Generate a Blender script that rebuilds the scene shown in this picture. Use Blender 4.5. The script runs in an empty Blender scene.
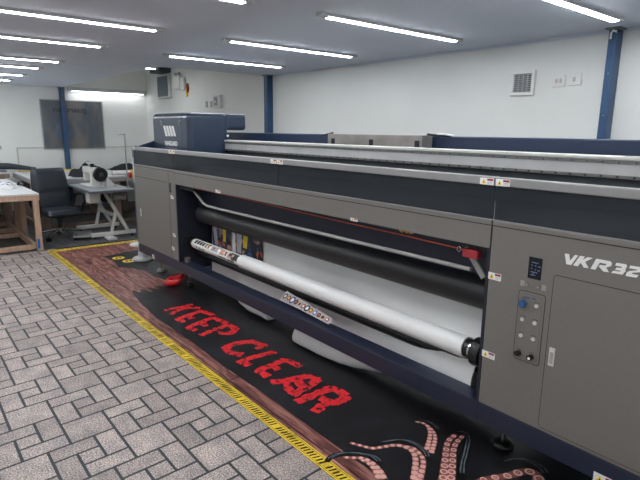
import bpy, math, random
from mathutils import Vector, Matrix, Euler
random.seed(7)
C = bpy.context.scene.collection
PI = math.pi

# ------------------------------------------------------------------ camera model
F = 515.73
YAW, PIT, ROL = [math.radians(a) for a in (50.68070081, 11.99915368, -0.59322692)]
EYE = Vector((0, 0, 1.62))
_f = Vector((-math.sin(YAW)*math.cos(PIT), math.cos(YAW)*math.cos(PIT), -math.sin(PIT)))
_r = Vector((math.cos(YAW), math.sin(YAW), 0)); _d = _f.cross(_r)
_c, _s = math.cos(ROL), math.sin(ROL)
R0 = _c*_r + _s*_d; R1 = -_s*_r + _c*_d; R2 = _f
def ray(u, v): return R0*((u-320)/F) + R1*((v-240)/F) + R2
def onY(u, v, y): r = ray(u, v); return EYE + r*(y/r.y)
def onX(u, v, x): r = ray(u, v); return EYE + r*(x/r.x)
def onZ(u, v, z): r = ray(u, v); return EYE + r*((z-EYE.z)/r.z)

# ------------------------------------------------------------------ materials
def s2l(c):
    return tuple(((x/255)/12.92 if x/255 <= .04045 else ((x/255+.055)/1.055)**2.4) for x in c)
MATS = {}
def mat(name, rgb, rough=.5, metal=0., noise=0., nscale=20., bump=0., spec=.5, coat=0., emit=None, estr=0., trans=0., detail=4, stretch=None):
    if name in MATS: return MATS[name]
    m = bpy.data.materials.new(name); m.use_nodes = True
    nt = m.node_tree; b = nt.nodes['Principled BSDF']
    col = s2l(rgb) + (1,)
    b.inputs['Base Color'].default_value = col
    b.inputs['Roughness'].default_value = rough
    b.inputs['Metallic'].default_value = metal
    b.inputs['Specular IOR Level'].default_value = spec
    b.inputs['Coat Weight'].default_value = coat
    b.inputs['Coat Roughness'].default_value = .1
    b.inputs['Transmission Weight'].default_value = trans
    if emit:
        b.inputs['Emission Color'].default_value = s2l(emit)+(1,)
        b.inputs['Emission Strength'].default_value = estr
    if noise or bump:
        tc = nt.nodes.new('ShaderNodeTexCoord'); n = nt.nodes.new('ShaderNodeTexNoise')
        n.inputs['Scale'].default_value = nscale; n.inputs['Detail'].default_value = detail
        if stretch:
            mp = nt.nodes.new('ShaderNodeMapping'); mp.inputs['Scale'].default_value = stretch
            nt.links.new(tc.outputs['Object'], mp.inputs['Vector']); nt.links.new(mp.outputs[0], n.inputs['Vector'])
        else: nt.links.new(tc.outputs['Object'], n.inputs['Vector'])
        if noise:
            cr = nt.nodes.new('ShaderNodeValToRGB')
            lo = tuple(max(0, x*(1-noise)) for x in col[:3])+(1,); hi = tuple(min(1, x*(1+noise)) for x in col[:3])+(1,)
            cr.color_ramp.elements[0].position = .3; cr.color_ramp.elements[0].color = lo
            cr.color_ramp.elements[1].position = .7; cr.color_ramp.elements[1].color = hi
            nt.links.new(n.outputs['Fac'], cr.inputs['Fac']); nt.links.new(cr.outputs['Color'], b.inputs['Base Color'])
        if bump:
            bp = nt.nodes.new('ShaderNodeBump'); bp.inputs['Strength'].default_value = bump; bp.inputs['Distance'].default_value = .01
            nt.links.new(n.outputs['Fac'], bp.inputs['Height']); nt.links.new(bp.outputs['Normal'], b.inputs['Normal'])
    MATS[name] = m; return m

def ramp(nt, stops, interp='LINEAR'):
    cr = nt.nodes.new('ShaderNodeValToRGB'); e = cr.color_ramp.elements; cr.color_ramp.interpolation = interp
    while len(e) < len(stops): e.new(.5)
    for k, (p, c) in enumerate(stops):
        e[k].position = p; e[k].color = s2l(c)+(1,)
    return cr

wallm = mat('painted_wall', (226, 228, 225), .7, noise=.03, nscale=1.5, bump=.05)
ceilm = mat('painted_ceiling', (208, 216, 228), .75, noise=.03, nscale=2.)
upm = mat('recess_paint', (236, 237, 233), .7, noise=.02, nscale=2.)
grey = mat('grey_powder_coat', (113, 110, 106), .45, noise=.03, nscale=60, bump=.03)
railm = mat('rail_grey', (140, 140, 140), .35, noise=.02, nscale=30)
seam = mat('panel_gap', (45, 40, 38), .8, noise=.1)
navy = mat('navy_paint', (38, 52, 76), .4, noise=.05, nscale=30)
navyd = mat('dark_navy_paint', (33, 40, 60), .33, noise=.05, nscale=30)
carm = mat('carriage_navy', (38, 53, 74), .32, noise=.04, nscale=8, coat=.2)
dark = mat('dark_interior', (22, 24, 30), .7, noise=.1)
darkg = mat('black_roller', (17, 19, 23), .45, noise=.06, nscale=12)
black = mat('black_plastic', (16, 17, 19), .35, noise=.1)
chrome = mat('chrome', (200, 200, 200), .18, 1., noise=.02)
steel = mat('brushed_steel', (165, 163, 160), .35, .9, noise=.12, nscale=12, stretch=(1, 8, 8))
steelm = mat('mottled_steel', (150, 145, 142), .5, .6, noise=.2, nscale=5)
alu = mat('aluminium_rail', (205, 205, 205), .4, .2, noise=.05, nscale=10)
white = mat('white_plastic', (225, 225, 222), .4, noise=.02)
letter = mat('white_lettering', (232, 232, 230), .5, noise=.01)
red = mat('red_plastic', (205, 25, 30), .4, noise=.05)
redd = mat('dull_red_plastic', (150, 40, 48), .5, noise=.1)
yel = mat('yellow_print', (235, 205, 60), .5, noise=.08)
blue = mat('blue_column_paint', (42, 76, 112), .4, noise=.08, nscale=10)
bluecap = mat('blue_button', (50, 88, 130), .4, noise=.05)
wood = mat('pale_pine', (186, 156, 134), .6, noise=.15, nscale=8, stretch=(6, 6, 1))
wood2 = mat('worn_pine', (128, 108, 96), .65, noise=.2, nscale=8)
ttop = mat('white_laminate', (205, 207, 208), .35, noise=.03)
leather = mat('black_leather', (31, 38, 46), .42, noise=.1, nscale=25, bump=.25)
fabric = mat('dark_cloth', (27, 30, 37), .85, noise=.3, nscale=14, bump=.3)
orange = mat('orange_cord', (190, 75, 45), .5, noise=.1)
enamel = mat('cream_enamel', (205, 205, 200), .35, noise=.03)
gtop = mat('grey_laminate', (140, 146, 150), .35, noise=.04)
lamp = mat('lit_diffuser', (255, 255, 255), .5, emit=(250, 252, 255), estr=34., noise=.01)
dimlamp = mat('dim_diffuser', (255, 255, 255), .5, emit=(250, 252, 255), estr=8., noise=.01)
lampb = mat('light_body', (190, 193, 196), .5, noise=.02)

def film_mat():
    m = mat('white_vinyl_film', (226, 227, 226), .38, noise=.02, nscale=2., bump=.35)
    return m
film = film_mat()

def glass_mat():
    m = bpy.data.materials.new('tinted_acrylic'); m.use_nodes = True; nt = m.node_tree; nt.nodes.clear()
    o = nt.nodes.new('ShaderNodeOutputMaterial'); mx = nt.nodes.new('ShaderNodeMixShader')
    t = nt.nodes.new('ShaderNodeBsdfTransparent'); t.inputs[0].default_value = (.34, .36, .38, 1)
    g = nt.nodes.new('ShaderNodeBsdfPrincipled'); g.inputs['Base Color'].default_value = s2l((66, 72, 78))+(1,); g.inputs['Roughness'].default_value = .08
    n = nt.nodes.new('ShaderNodeTexNoise'); n.inputs['Scale'].default_value = 1.5
    tc = nt.nodes.new('ShaderNodeTexCoord'); nt.links.new(tc.outputs['Object'], n.inputs['Vector'])
    mr = nt.nodes.new('ShaderNodeMapRange'); mr.inputs['To Min'].default_value = .3; mr.inputs['To Max'].default_value = .5
    nt.links.new(n.outputs['Fac'], mr.inputs['Value']); nt.links.new(mr.outputs[0], mx.inputs[0])
    nt.links.new(t.outputs[0], mx.inputs[1]); nt.links.new(g.outputs[0], mx.inputs[2]); nt.links.new(mx.outputs[0], o.inputs[0])
    return m
glass = glass_mat()

def paver_mat():
    m = bpy.data.materials.new('granite_paver'); m.use_nodes = True; nt = m.node_tree; b = nt.nodes['Principled BSDF']
    tc = nt.nodes.new('ShaderNodeTexCoord')
    n1 = nt.nodes.new('ShaderNodeTexNoise'); n1.inputs['Scale'].default_value = 130; n1.inputs['Detail'].default_value = 3
    n2 = nt.nodes.new('ShaderNodeTexNoise'); n2.inputs['Scale'].default_value = 9; n2.inputs['Detail'].default_value = 3
    at = nt.nodes.new('ShaderNodeAttribute'); at.attribute_name = 'tone'
    for n in (n1, n2): nt.links.new(tc.outputs['Object'], n.inputs['Vector'])
    c1 = ramp(nt, [(.34, (112, 104, 103)), (.5, (172, 161, 156)), (.66, (238, 224, 214))])
    nt.links.new(n1.outputs['Fac'], c1.inputs['Fac'])
    c2 = ramp(nt, [(.3, (205, 205, 210)), (.7, (255, 250, 246))])
    nt.links.new(n2.outputs['Fac'], c2.inputs['Fac'])
    m1 = nt.nodes.new('ShaderNodeMix'); m1.data_type = 'RGBA'; m1.blend_type = 'MULTIPLY'; m1.inputs[0].default_value = 1
    nt.links.new(c1.outputs[0], m1.inputs[6]); nt.links.new(c2.outputs[0], m1.inputs[7])
    m2 = nt.nodes.new('ShaderNodeMix'); m2.data_type = 'RGBA'; m2.blend_type = 'MULTIPLY'; m2.inputs[0].default_value = 1
    nt.links.new(m1.outputs[2], m2.inputs[6]); nt.links.new(at.outputs['Color'], m2.inputs[7])
    nt.links.new(m2.outputs[2], b.inputs['Base Color']); b.inputs['Roughness'].default_value = .55
    return m
paver = paver_mat()
joint = mat('dark_joint', (46, 52, 56), .7, noise=.1, nscale=30)

def plank_mat(name, a, bcol, c, sc=1., rough=.45, width=6.):
    m = bpy.data.materials.new(name); m.use_nodes = True; nt = m.node_tree; b = nt.nodes['Principled BSDF']
    tc = nt.nodes.new('ShaderNodeTexCoord'); mp = nt.nodes.new('ShaderNodeMapping'); mp.inputs['Scale'].default_value = (1*sc, 7*sc, 1)
    n = nt.nodes.new('ShaderNodeTexNoise'); n.inputs['Scale'].default_value = 3.2; n.inputs['Detail'].default_value = 8; n.inputs['Distortion'].default_value = 1.6
    nt.links.new(tc.outputs['Object'], mp.inputs[0]); nt.links.new(mp.outputs[0], n.inputs['Vector'])
    c1 = ramp(nt, [(.3, a), (.5, bcol), (.68, c)]); nt.links.new(n.outputs['Fac'], c1.inputs['Fac'])
    br = nt.nodes.new('ShaderNodeTexBrick'); br.inputs['Scale'].default_value = width/6
    br.inputs['Brick Width'].default_value = 1.4; br.inputs['Row Height'].default_value = .17; br.inputs['Mortar Size'].default_value = .006
    br.inputs['Color1'].default_value = (1, 1, 1, 1); br.inputs['Color2'].default_value = (.72, .7, .7, 1); br.inputs['Mortar'].default_value = (.25, .22, .22, 1)
    nt.links.new(tc.outputs['Object'], br.inputs['Vector'])
    mx = nt.nodes.new('ShaderNodeMix'); mx.data_type = 'RGBA'; mx.blend_type = 'MULTIPLY'; mx.inputs[0].default_value = 1
    nt.links.new(c1.outputs[0], mx.inputs[6]); nt.links.new(br.outputs['Color'], mx.inputs[7])
    nt.links.new(mx.outputs[2], b.inputs['Base Color']); b.inputs['Roughness'].default_value = rough
    return m
matwood = plank_mat('printed_red_planks', (78, 48, 45), (140, 88, 80), (196, 140, 128), rough=.4)
greyplank = plank_mat('grey_plank_vinyl', (62, 64, 67), (82, 84, 87), (106, 106, 106), rough=.45)

def distress(name, a, bcol, sc, lo, hi, rough=.45):
    m = bpy.data.materials.new(name); m.use_nodes = True; nt = m.node_tree; b = nt.nodes['Principled BSDF']
    tc = nt.nodes.new('ShaderNodeTexCoord'); n = nt.nodes.new('ShaderNodeTexNoise'); n.inputs['Scale'].default_value = sc
    n.inputs['Detail'].default_value = 6; n.inputs['Roughness'].default_value = .7
    nt.links.new(tc.outputs['Object'], n.inputs['Vector'])
    c1 = ramp(nt, [(lo, a), (hi, bcol)]); nt.links.new(n.outputs['Fac'], c1.inputs['Fac'])
    nt.links.new(c1.outputs[0], b.inputs['Base Color']); b.inputs['Roughness'].default_value = rough
    return m
matblack = distress('black_print', (20, 21, 25), (36, 38, 44), 2.6, .5, .7, .42)
redink = distress('distressed_red_ink', (24, 20, 24), (226, 36, 46), 24, .42, .47)
matyel = distress('yellow_tape_print', (150, 125, 30), (235, 205, 50), 9, .3, .5)
mblk = mat('black_ink', (22, 20, 18), .5, noise=.1)
pink = distress('pink_sucker_ink', (150, 90, 84), (214, 158, 148), 30, .35, .6)
pinkd = mat('dark_pink_ink', (120, 58, 56), .5, noise=.2, nscale=40)
pinkl = mat('light_pink_ink', (228, 172, 162), .5, noise=.1, nscale=60)
slate = mat('slate_ink', (96, 106, 114), .45, noise=.4, nscale=20)
inkbl = mat('tentacle_black_ink', (6, 7, 9), .4, noise=.2)

def collage():
    m = bpy.data.materials.new('printed_collage'); m.use_nodes = True; nt = m.node_tree; b = nt.nodes['Principled BSDF']
    tc = nt.nodes.new('ShaderNodeTexCoord'); mp = nt.nodes.new('ShaderNodeMapping'); mp.inputs['Scale'].default_value = (1, 0, 1.3)
    v = nt.nodes.new('ShaderNodeTexVoronoi'); v.inputs['Scale'].default_value = 17
    n = nt.nodes.new('ShaderNodeTexNoise'); n.inputs['Scale'].default_value = 12
    nt.links.new(tc.outputs['Object'], mp.inputs[0]); nt.links.new(mp.outputs[0], n.inputs['Vector'])
    ad = nt.nodes.new('ShaderNodeVectorMath'); ad.operation = 'MULTIPLY_ADD'; ad.inputs[1].default_value = (.12, .12, .12)
    nt.links.new(n.outputs['Color'], ad.inputs[0]); nt.links.new(mp.outputs[0], ad.inputs[2]); nt.links.new(ad.outputs[0], v.inputs['Vector'])
    sp = nt.nodes.new('ShaderNodeSeparateColor'); nt.links.new(v.outputs['Color'], sp.inputs[0])
    c = ramp(nt, [(0, (30, 36, 48)), (.3, (58, 74, 98)), (.45, (24, 26, 32)), (.58, (196, 100, 62)), (.68, (40, 44, 56)), (.8, (172, 140, 130)), (.88, (50, 96, 150)), (.95, (90, 40, 40))], 'CONSTANT')
    nt.links.new(sp.outputs[0], c.inputs['Fac']); nt.links.new(c.outputs[0], b.inputs['Base Color']); b.inputs['Roughness'].default_value = .4
    return m
collagem = collage()

def board_mat():
    m = bpy.data.materials.new('smoky_glass_board'); m.use_nodes = True; nt = m.node_tree; b = nt.nodes['Principled BSDF']
    tc = nt.nodes.new('ShaderNodeTexCoord'); mp = nt.nodes.new('ShaderNodeMapping'); mp.inputs['Scale'].default_value = (1, 2.2, 1.)
    n = nt.nodes.new('ShaderNodeTexNoise'); n.inputs['Scale'].default_value = 1.6; n.inputs['Detail'].default_value = 2
    nt.links.new(tc.outputs['Object'], mp.inputs[0]); nt.links.new(mp.outputs[0], n.inputs['Vector'])
    c = ramp(nt, [(.35, (86, 94, 102)), (.5, (104, 105, 107)), (.65, (116, 112, 110))])
    nt.links.new(n.outputs['Fac'], c.inputs['Fac']); nt.links.new(c.outputs[0], b.inputs['Base Color']); b.inputs['Roughness'].default_value = .25
    return m
boardm = board_mat()
garment = distress('black_white_cloth', (30, 32, 36), (215, 218, 220), 9, .42, .5, .8)

# ------------------------------------------------------------------ mesh builder
class MB:
    def __init__(s): s.v = []; s.f = []; s.m = []; s.sm = []
    def add(s, vs, fs, mi=0, smooth=False):
        o = len(s.v); s.v += [tuple(v) for v in vs]
        for f in fs: s.f.append([i+o for i in f]); s.m.append(mi); s.sm.append(smooth)
        return s
    def box(s, x0, x1, y0, y1, z0, z1, mi=0):
        return s.add([(x0,y0,z0),(x1,y0,z0),(x1,y1,z0),(x0,y1,z0),(x0,y0,z1),(x1,y0,z1),(x1,y1,z1),(x0,y1,z1)],
              [(0,3,2,1),(4,5,6,7),(0,1,5,4),(1,2,6,5),(2,3,7,6),(3,0,4,7)], mi)
    def bar(s, a, b, w, h, mi=0, up=(0,0,1)):
        a = Vector(a); b = Vector(b); d = (b-a).normalized(); u = Vector(up)
        if abs(d.dot(u)) > .95: u = Vector((0,1,0))
        r = d.cross(u).normalized(); u = r.cross(d).normalized()
        vs = [p + r*(i*w/2) + u*(j*h/2) for p in (a, b) for i, j in ((-1,-1),(1,-1),(1,1),(-1,1))]
        return s.add(vs, [(0,1,2,3),(4,7,6,5),(0,4,5,1),(1,5,6,2),(2,6,7,3),(3,7,4,0)], mi)
    def tube(s, pts, rad, n=12, mi=0, closed=False, caps=True):
        P = [Vector(p) for p in pts]; R = rad if isinstance(rad, (list, tuple)) else [rad]*len(P)
        rings = []; prev = None; L = len(P)
        for i, p in enumerate(P):
            if closed: d = (P[(i+1) % L]-P[i-1])
            else: d = (P[min(i+1, L-1)]-P[max(i-1, 0)])
            d.normalize()
            if prev is None:
                u = Vector((0,0,1)) if abs(d.z) < .9 else Vector((0,1,0))
            else: u = prev
            r = d.cross(u)
            if r.length < 1e-6: r = d.cross(Vector((1,0,0)))
            r.normalize(); u = r.cross(d).normalized(); prev = u
            rings.append([p + (r*math.cos(2*PI*k/n) + u*math.sin(2*PI*k/n))*R[i] for k in range(n)])
        vs = [q for r in rings for q in r]; fs = []
        for i in range(L-1 + (1 if closed else 0)):
            a = i*n; b = ((i+1) % L)*n
            for k in range(n): fs.append((a+k, a+(k+1) % n, b+(k+1) % n, b+k))
        s.add(vs, fs, mi, True)
        if caps and not closed:
            s.add(rings[0], [tuple(range(n))], mi); s.add(rings[-1], [tuple(reversed(range(n)))], mi)
        return s
    def cyl(s, a, b, r, n=24, mi=0, r2=None): return s.tube([a, b], [r, r if r2 is None else r2], n, mi)
    def lathe(s, o, prof, n=24, mi=0):            # profile (r, z) about a vertical axis
        return s.tube([(o[0], o[1], o[2]+z) for r, z in prof], [max(r, 1e-4) for r, z in prof], n, mi) if all(prof[i][1] < prof[i+1][1] for i in range(len(prof)-1)) else s._l(o, prof, n, mi)
    def _l(s, o, prof, n, mi):
        vs = [(o[0]+r*math.cos(2*PI*k/n), o[1]+r*math.sin(2*PI*k/n), o[2]+z) for r, z in prof for k in range(n)]
        fs = [(i*n+k, i*n+(k+1) % n, (i+1)*n+(k+1) % n, (i+1)*n+k) for i in range(len(prof)-1) for k in range(n)]
        return s.add(vs, fs, mi, True)
    def poly(s, pts, mi=0): return s.add(pts, [tuple(range(len(pts)))], mi)
    def prism(s, pts, d, mi=0):                   # planar polygon extruded by vector d
        n = len(pts); d = Vector(d); P = [Vector(p) for p in pts]
        return s.add(P + [p+d for p in P], [tuple(range(n)), tuple(reversed(range(n, 2*n)))] + [(i, (i+1) % n, (i+1) % n+n, i+n) for i in range(n)], mi)
    def build(s, name, mats, parent=None, bevel=0, seg=2, sub=0, world=True, tri=False):
        me = bpy.data.meshes.new(name); me.from_pydata(s.v, [], s.f); me.update()
        if not isinstance(mats, (list, tuple)): mats = [mats]
        for m in mats: me.materials.append(m)
        me.polygons.foreach_set('material_index', s.m); me.polygons.foreach_set('use_smooth', s.sm)
        import bmesh
        bm = bmesh.new(); bm.from_mesh(me)
        if len(bm.faces) < 60000: bmesh.ops.recalc_face_normals(bm, faces=bm.faces)
        bm.to_mesh(me); bm.free()
        o = bpy.data.objects.new(name, me); C.objects.link(o)
        if parent is not None:
            o.parent = parent
            if world:
                p = parent; M = Matrix.Identity(4)
                while p is not None: M = Matrix.Translation(p.location) @ M if p.type == 'EMPTY' else M; p = p.parent
                if parent.type == 'EMPTY': o.matrix_parent_inverse = M.inverted()
        if bevel:
            b = o.modifiers.new('bevel', 'BEVEL'); b.width = bevel; b.segments = seg; b.limit_method = 'ANGLE'; b.angle_limit = .6
        if sub:
            b = o.modifiers.new('sub', 'SUBSURF'); b.levels = sub; b.render_levels = sub
        return o

def tag(o, label, cat=None, group=None, kind=None):
    if label: o['label'] = label
    if cat: o['category'] = cat
    if group: o['group'] = group
    if kind: o['kind'] = kind
    return o
def thing(name, label, cat, loc=(0,0,0), group=None):
    o = bpy.data.objects.new(name, None); C.objects.link(o); o.location = loc; o.empty_display_size = .1
    return tag(o, label, cat, group)
def struct(name, mb, m, bevel=0, label=None):
    o = mb.build(name, m, None, bevel); o['kind'] = 'structure'
    if label: o['label'] = label
    return o
def text_mb(s, size, to, mi=0, mb=None, offset=0., shear=0., spacing=1., depth=.0):
    """flat lettering; to(x, y) maps text space to the place"""
    cu = bpy.data.curves.new('t', 'FONT'); cu.body = s; cu.size = size; cu.offset = offset; cu.shear = shear; cu.space_character = spacing
    cu.resolution_u = 3
    ob = bpy.data.objects.new('t', cu); C.objects.link(ob)
    bpy.context.view_layer.update()
    me = bpy.data.meshes.new_from_object(ob)
    mb = mb or MB(); xs = [v.co.x for v in me.vertices]; w = max(xs)
    mb.add([to(v.co.x/w, v.co.y/size) for v in me.vertices], [tuple(p.vertices) for p in me.polygons], mi)
    bpy.data.objects.remove(ob); bpy.data.curves.remove(cu); bpy.data.meshes.remove(me)
    return mb

# ------------------------------------------------------------------ the room
ZC = 2.37; XW = -11.0; YB = 4.25; XR = 3.2; YF = -4.2; ZU = 2.79; RY = 2.63; RX = -6.43
GX, GY, SK = .11278, .11335, .0518      # paving module; its cross joints run slightly skew to the printer
GX0, GY0 = -3.1358-.11278+.00587, .4197-.11335
mb = MB(); tones = []
mb.box(-7.62, XR, YF, YB, -.06, -.0015, 1); tones += [1.]*6
cl = [(0,2,0,2),(-3,-2,0,2),(-2,0,0,1),(-2,-1,1,2),(-1,0,1,3),(-1,1,-1,0)]
gap = .0072
rng = random.Random(3)
for i in range(-30, 31):
    for j in range(-30, 31):
        cx, cy = 3*i+5*j, 2*i-j
        for (a, b, c, d) in cl:
            x0, x1, y0, y1 = GX0+(cx+a)*GX+gap, GX0+(cx+b)*GX-gap, GY0+(cy+c)*GY+gap, GY0+(cy+d)*GY-gap
            k0, k1 = -SK*(y0-GY0), -SK*(y1-GY0)
            if x1+k0 < -7.6 or x0+k0 > XR or y0 > 1.55 or y1 < YF: continue
            Lx = lambda v: min(max(v, -7.61), XR)
            t = rng.choice([.78, .9, .97, 1., 1.]) * rng.uniform(.95, 1.03)
            mb.poly([(Lx(x0+k0),y0,0),(Lx(x1+k0),y0,0),(Lx(x1+k1),y1,0),(Lx(x0+k1),y1,0)], 0); tones.append(t)
fl = struct('floor', mb, [paver, joint])
at = fl.data.attributes.new('tone', 'FLOAT_COLOR', 'CORNER')
k = 0
for p, t in zip(fl.data.polygons, tones):
    for li in p.loop_indices: at.data[li].color = (t, t, t*1.01, 1)
fo = struct('floor', MB().box(XW, -7.62, YF, YB, -.06, 0), greyplank)

# walls
struct('wall_back', MB().box(XW-.1, XR+.1, YB, YB+.1, -.06, ZU), wallm)
struct('wall_left', MB().box(XW-.1, XW, YF, YB, -.06, ZU), wallm)
struct('wall_right', MB().box(XR, XR+.1, YF, YB, -.06, ZU), wallm)
struct('wall_front', MB().box(XW-.1, XR+.1, YF-.1, YF, -.06, ZU), wallm)
mb = MB().box(XW, XR, YF, RY, ZC, ZC+.08).box(RX, XR, RY, YB, ZC, ZC+.08)
struct('ceiling', mb, ceilm)
struct('ceiling', MB().box(XW, RX+.05, RY-.05, YB, ZU, ZU+.06), upm)
struct('trim_1', MB().box(XW, RX+.04, RY-.04, RY, ZC+.08, ZU).box(RX, RX+.04, RY, YB, ZC+.08, ZU), upm)
# raised bulkhead face over the far wall
struct('trim_2', MB().box(XW, XW+.05, RY, YB, 2.38, ZU), upm)
# joint line and skirting
struct('trim_3', MB().box(-6.2, XR, YB-.012, YB, ZC-.02, ZC), ceilm)
struct('baseboard_back', MB().box(XW, XR, YB-.015, YB, 0, .1), mat('skirting', (120, 122, 124), .5, noise=.03))
struct('baseboard_left', MB().box(XW, XW+.015, YF, YB, 0, .1), MATS['skirting'])
# thin cable trunking on the far wall
t = MB()
p0 = onX(17, 148, XW); p1 = onX(44, 146.5, XW); p2 = onX(18, 164, XW); p3 = onX(135, 146.5, XW)
t.box(XW, XW+.015, p0.y, p3.y, p0.z-.01, p0.z+.01).box(XW, XW+.015, p0.y-.01, p0.y+.01, p2.z-.4, p0.z)
struct('trim_4', t, mat('trunking', (190, 190, 186), .5, noise=.02))

# steel columns
def column(x0, x1, y0, y1, z1, label, axis):
    t = thing('steel_column', label, 'column', ((x0+x1)/2, (y0+y1)/2, 0))
    mb = MB(); f = .009
    if axis == 'y':
        mb.box(x0, x1, y0, y0+f, .01, z1).box(x0, x1, y1-f, y1, .01, z1).box((x0+x1)/2-f/2, (x0+x1)/2+f/2, y0+f, y1-f, .01, z1)
        mb.box(x0, x1, y0, y1, .3, z1) if False else None
    mb2 = MB().box(x0, x1, y0, y1, 0.012, z1)
    mb2.build('shaft', blue, t, .004)
    MB().box(x0-.03, x1+.03, y0-.03, y1, 0, .012).build('base_plate', blue, t)
    MB().box(x0-.02, x1+.025, y0-.02, y1, z1-.012, z1).build('top_plate', mat('galvanised', (120, 128, 130), .5, .4, noise=.15), t)
    b = MB()
    for zz in (1.75, 2.05): b.cyl(((x0+x1)/2, y0-.004, zz), ((x0+x1)/2, y0+.002, zz), .006, 10)
    b.build('bolt', MATS['galvanised'], t)
    return t
column(-1.765, -1.706, 4.145, YB-.002, ZC, 'tall blue steel column against the back wall nearest the right edge, above the printer', 'y')
column(-6.352, -6.268, 4.15, YB-.002, ZC, 'blue steel column on the back wall where the lowered ceiling ends, behind the printer', 'y')
column(-10.98, -10.88, 2.56, 2.64, ZC, 'blue steel column at the far end wall in front of the smoky dark panel', 'x')
cl_ = thing('pipe_clip', 'small white hooked pipe clip at the top of the blue column nearest the right edge', 'clip', (-1.74, 4.12, 2.34))
MB().tube([(-1.745, 4.135, 2.29), (-1.743, 4.13, 2.33), (-1.73, 4.125, 2.345), (-1.70, 4.13, 2.335)], .008, 8).build('hook', white, cl_)
MB().cyl((-1.70, 4.13, 2.335), (-1.675, 4.13, 2.333), .009, 10).build('nozzle', black, cl_)

# ceiling lights
def light_proto(name, L, label, group):
    t = thing(name, label, 'ceiling light', (0,0,0), group)
    MB().box(-.032, .032, -L/2-.07, L/2+.07, -.022, 0).build('light_body', lampb, t, .004, world=False)
    MB().box(-.023, .023, -L/2, L/2, -.026, -.0222).build('diffuser', lamp, t, 0, world=False)
    for s in (-1, 1): MB().box(-.022, .022, s*L/2-(.0 if s > 0 else .012), s*L/2+(.012 if s > 0 else 0), -.028, -.0222).build('end_cap', white, t, 0, world=False)
    return t
def dup(o, parent=None):
    c = o.copy(); C.objects.link(c); c.parent = parent
    for ch in list(o.children): dup(ch, c)
    return c
LG = 'slim ceiling light strips'
ords = ['nearest', 'second', 'third', 'fourth', 'fifth', 'sixth', 'seventh', 'last']
proto = None
def place_light(x, y, z, label, group=LG):
    global proto
    if proto is None: proto = o = light_proto('ceiling_light', 1.37, label, group)
    else: o = dup(proto)
    o.location = (x, y, z); o['label'] = label; o['group'] = group
    return o
rowA = [(-2.8,1.74), (-4.03,1.70), (-5.16,1.63), (-6.67,1.62), (-7.54,1.58), (-8.72,1.61), (-9.8,1.62)]
labA = ['end of a light strip cut off by the top edge above the printer',
 'long bright light strip at upper left, first of the left-hand row counting down',
 'bright light strip at left, second of the left-hand row from the top',
 'light strip at left, third of the left-hand row from the top',
 'short looking light strip at left, fourth of the left-hand row',
 'short looking light strip at left, fifth of the left-hand row',
 'tiny light strip at left edge just before the far wall, last of the row']
for (x, y), l in zip(rowA, labA): place_light(x, y-.73, ZC, l)
rowB = [(-1.59,3.12), (-2.78,3.0), (-4.06,3.01), (-5.29,3.0)]
labB = ['bright light strip at the top right corner beside the blue column',
 'light strip near the wall air vent, second from the right',
 'light strip over the middle of the printer, third from the right',
 'light strip above the printer carriage, nearest the left blue column behind the printer']
for (x, y), l in zip(rowB, labB): place_light(x, y, ZC, l)
for x in (-.4, .9, 2.2): place_light(x, 3.11, ZC, 'light strip outside the view on the right, over the printer end', 'light strips outside the view on the right')
for x in (-1.64, -.4, .9, 2.2): place_light(x, .98, ZC, 'light strip outside the view, overhead and right of the viewer', 'light strips overhead outside the view')
for x in (-.4, -2.88, -5.37, -7.86, -10.08, 1.6): place_light(x, -1.15, ZC, 'light strip outside the view on the left, over the paved floor', 'light strips over the paving outside the view')
for x in (-.4, -2.88, -5.37, -7.86): place_light(x, -3.1, ZC, 'light strip outside the view at the front wall', 'light strips along the front wall outside the view')
# recess lights
o = place_light(-8.95, 3.17, 2.64, 'short visible light strip in the raised ceiling recess beside the louvred unit')
o.scale = (1, .68, 1)
MB().box(-.008, .008, -.5, -.48, 0, .15).box(-.008, .008, .48, .5, 0, .15).box(-.008, .008, -.5, .5, 0, .01).build('hanger', lampb, o, world=False)
o = place_light(-10.9, 3.46, 2.33, 'light strip running along the top of the far end wall above the smoky panel')
for c_ in o.children:
    if c_.name.startswith('diffuser'): c_.data = c_.data.copy(); c_.data.materials[0] = dimlamp
MB().box(-.05, .035, -.75, .75, 0, .05).build('bracket', lampb, o, world=False)

# ------------------------------------------------------------------ wall fittings
# louvred air vent
t = thing('air_vent', 'square white louvred air vent on the back wall above the printer', 'vent', (-2.46, 4.25, 2.03))
x0, x1, z0, z1 = -2.57, -2.355, 1.93, 2.135
m = MB(); m.box(x0, x1, 4.225, 4.249, z0, z0+.028).box(x0, x1, 4.225, 4.249, z1-.028, z1).box(x0, x0+.028, 4.225, 4.249, z0+.028, z1-.028).box(x1-.028, x1, 4.225, 4.249, z0+.028, z1-.028)
m.build('frame', white, t, .004)
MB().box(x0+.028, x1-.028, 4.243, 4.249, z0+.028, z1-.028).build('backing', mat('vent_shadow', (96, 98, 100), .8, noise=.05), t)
m = MB()
for k in range(9):
    z = z0+.036+k*.0165; m.bar((x0+.028, 4.235, z), (x1-.028, 4.235, z), .012, .006, up=(0, .5, 1))
for k in range(1, 4): m.box(x0+.028+k*.04-.002, x0+.028+k*.04+.002, 4.228, 4.243, z0+.028, z1-.028)
m.build('louvre', mat('vent_grey', (176, 178, 180), .5, noise=.03), t)
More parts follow.
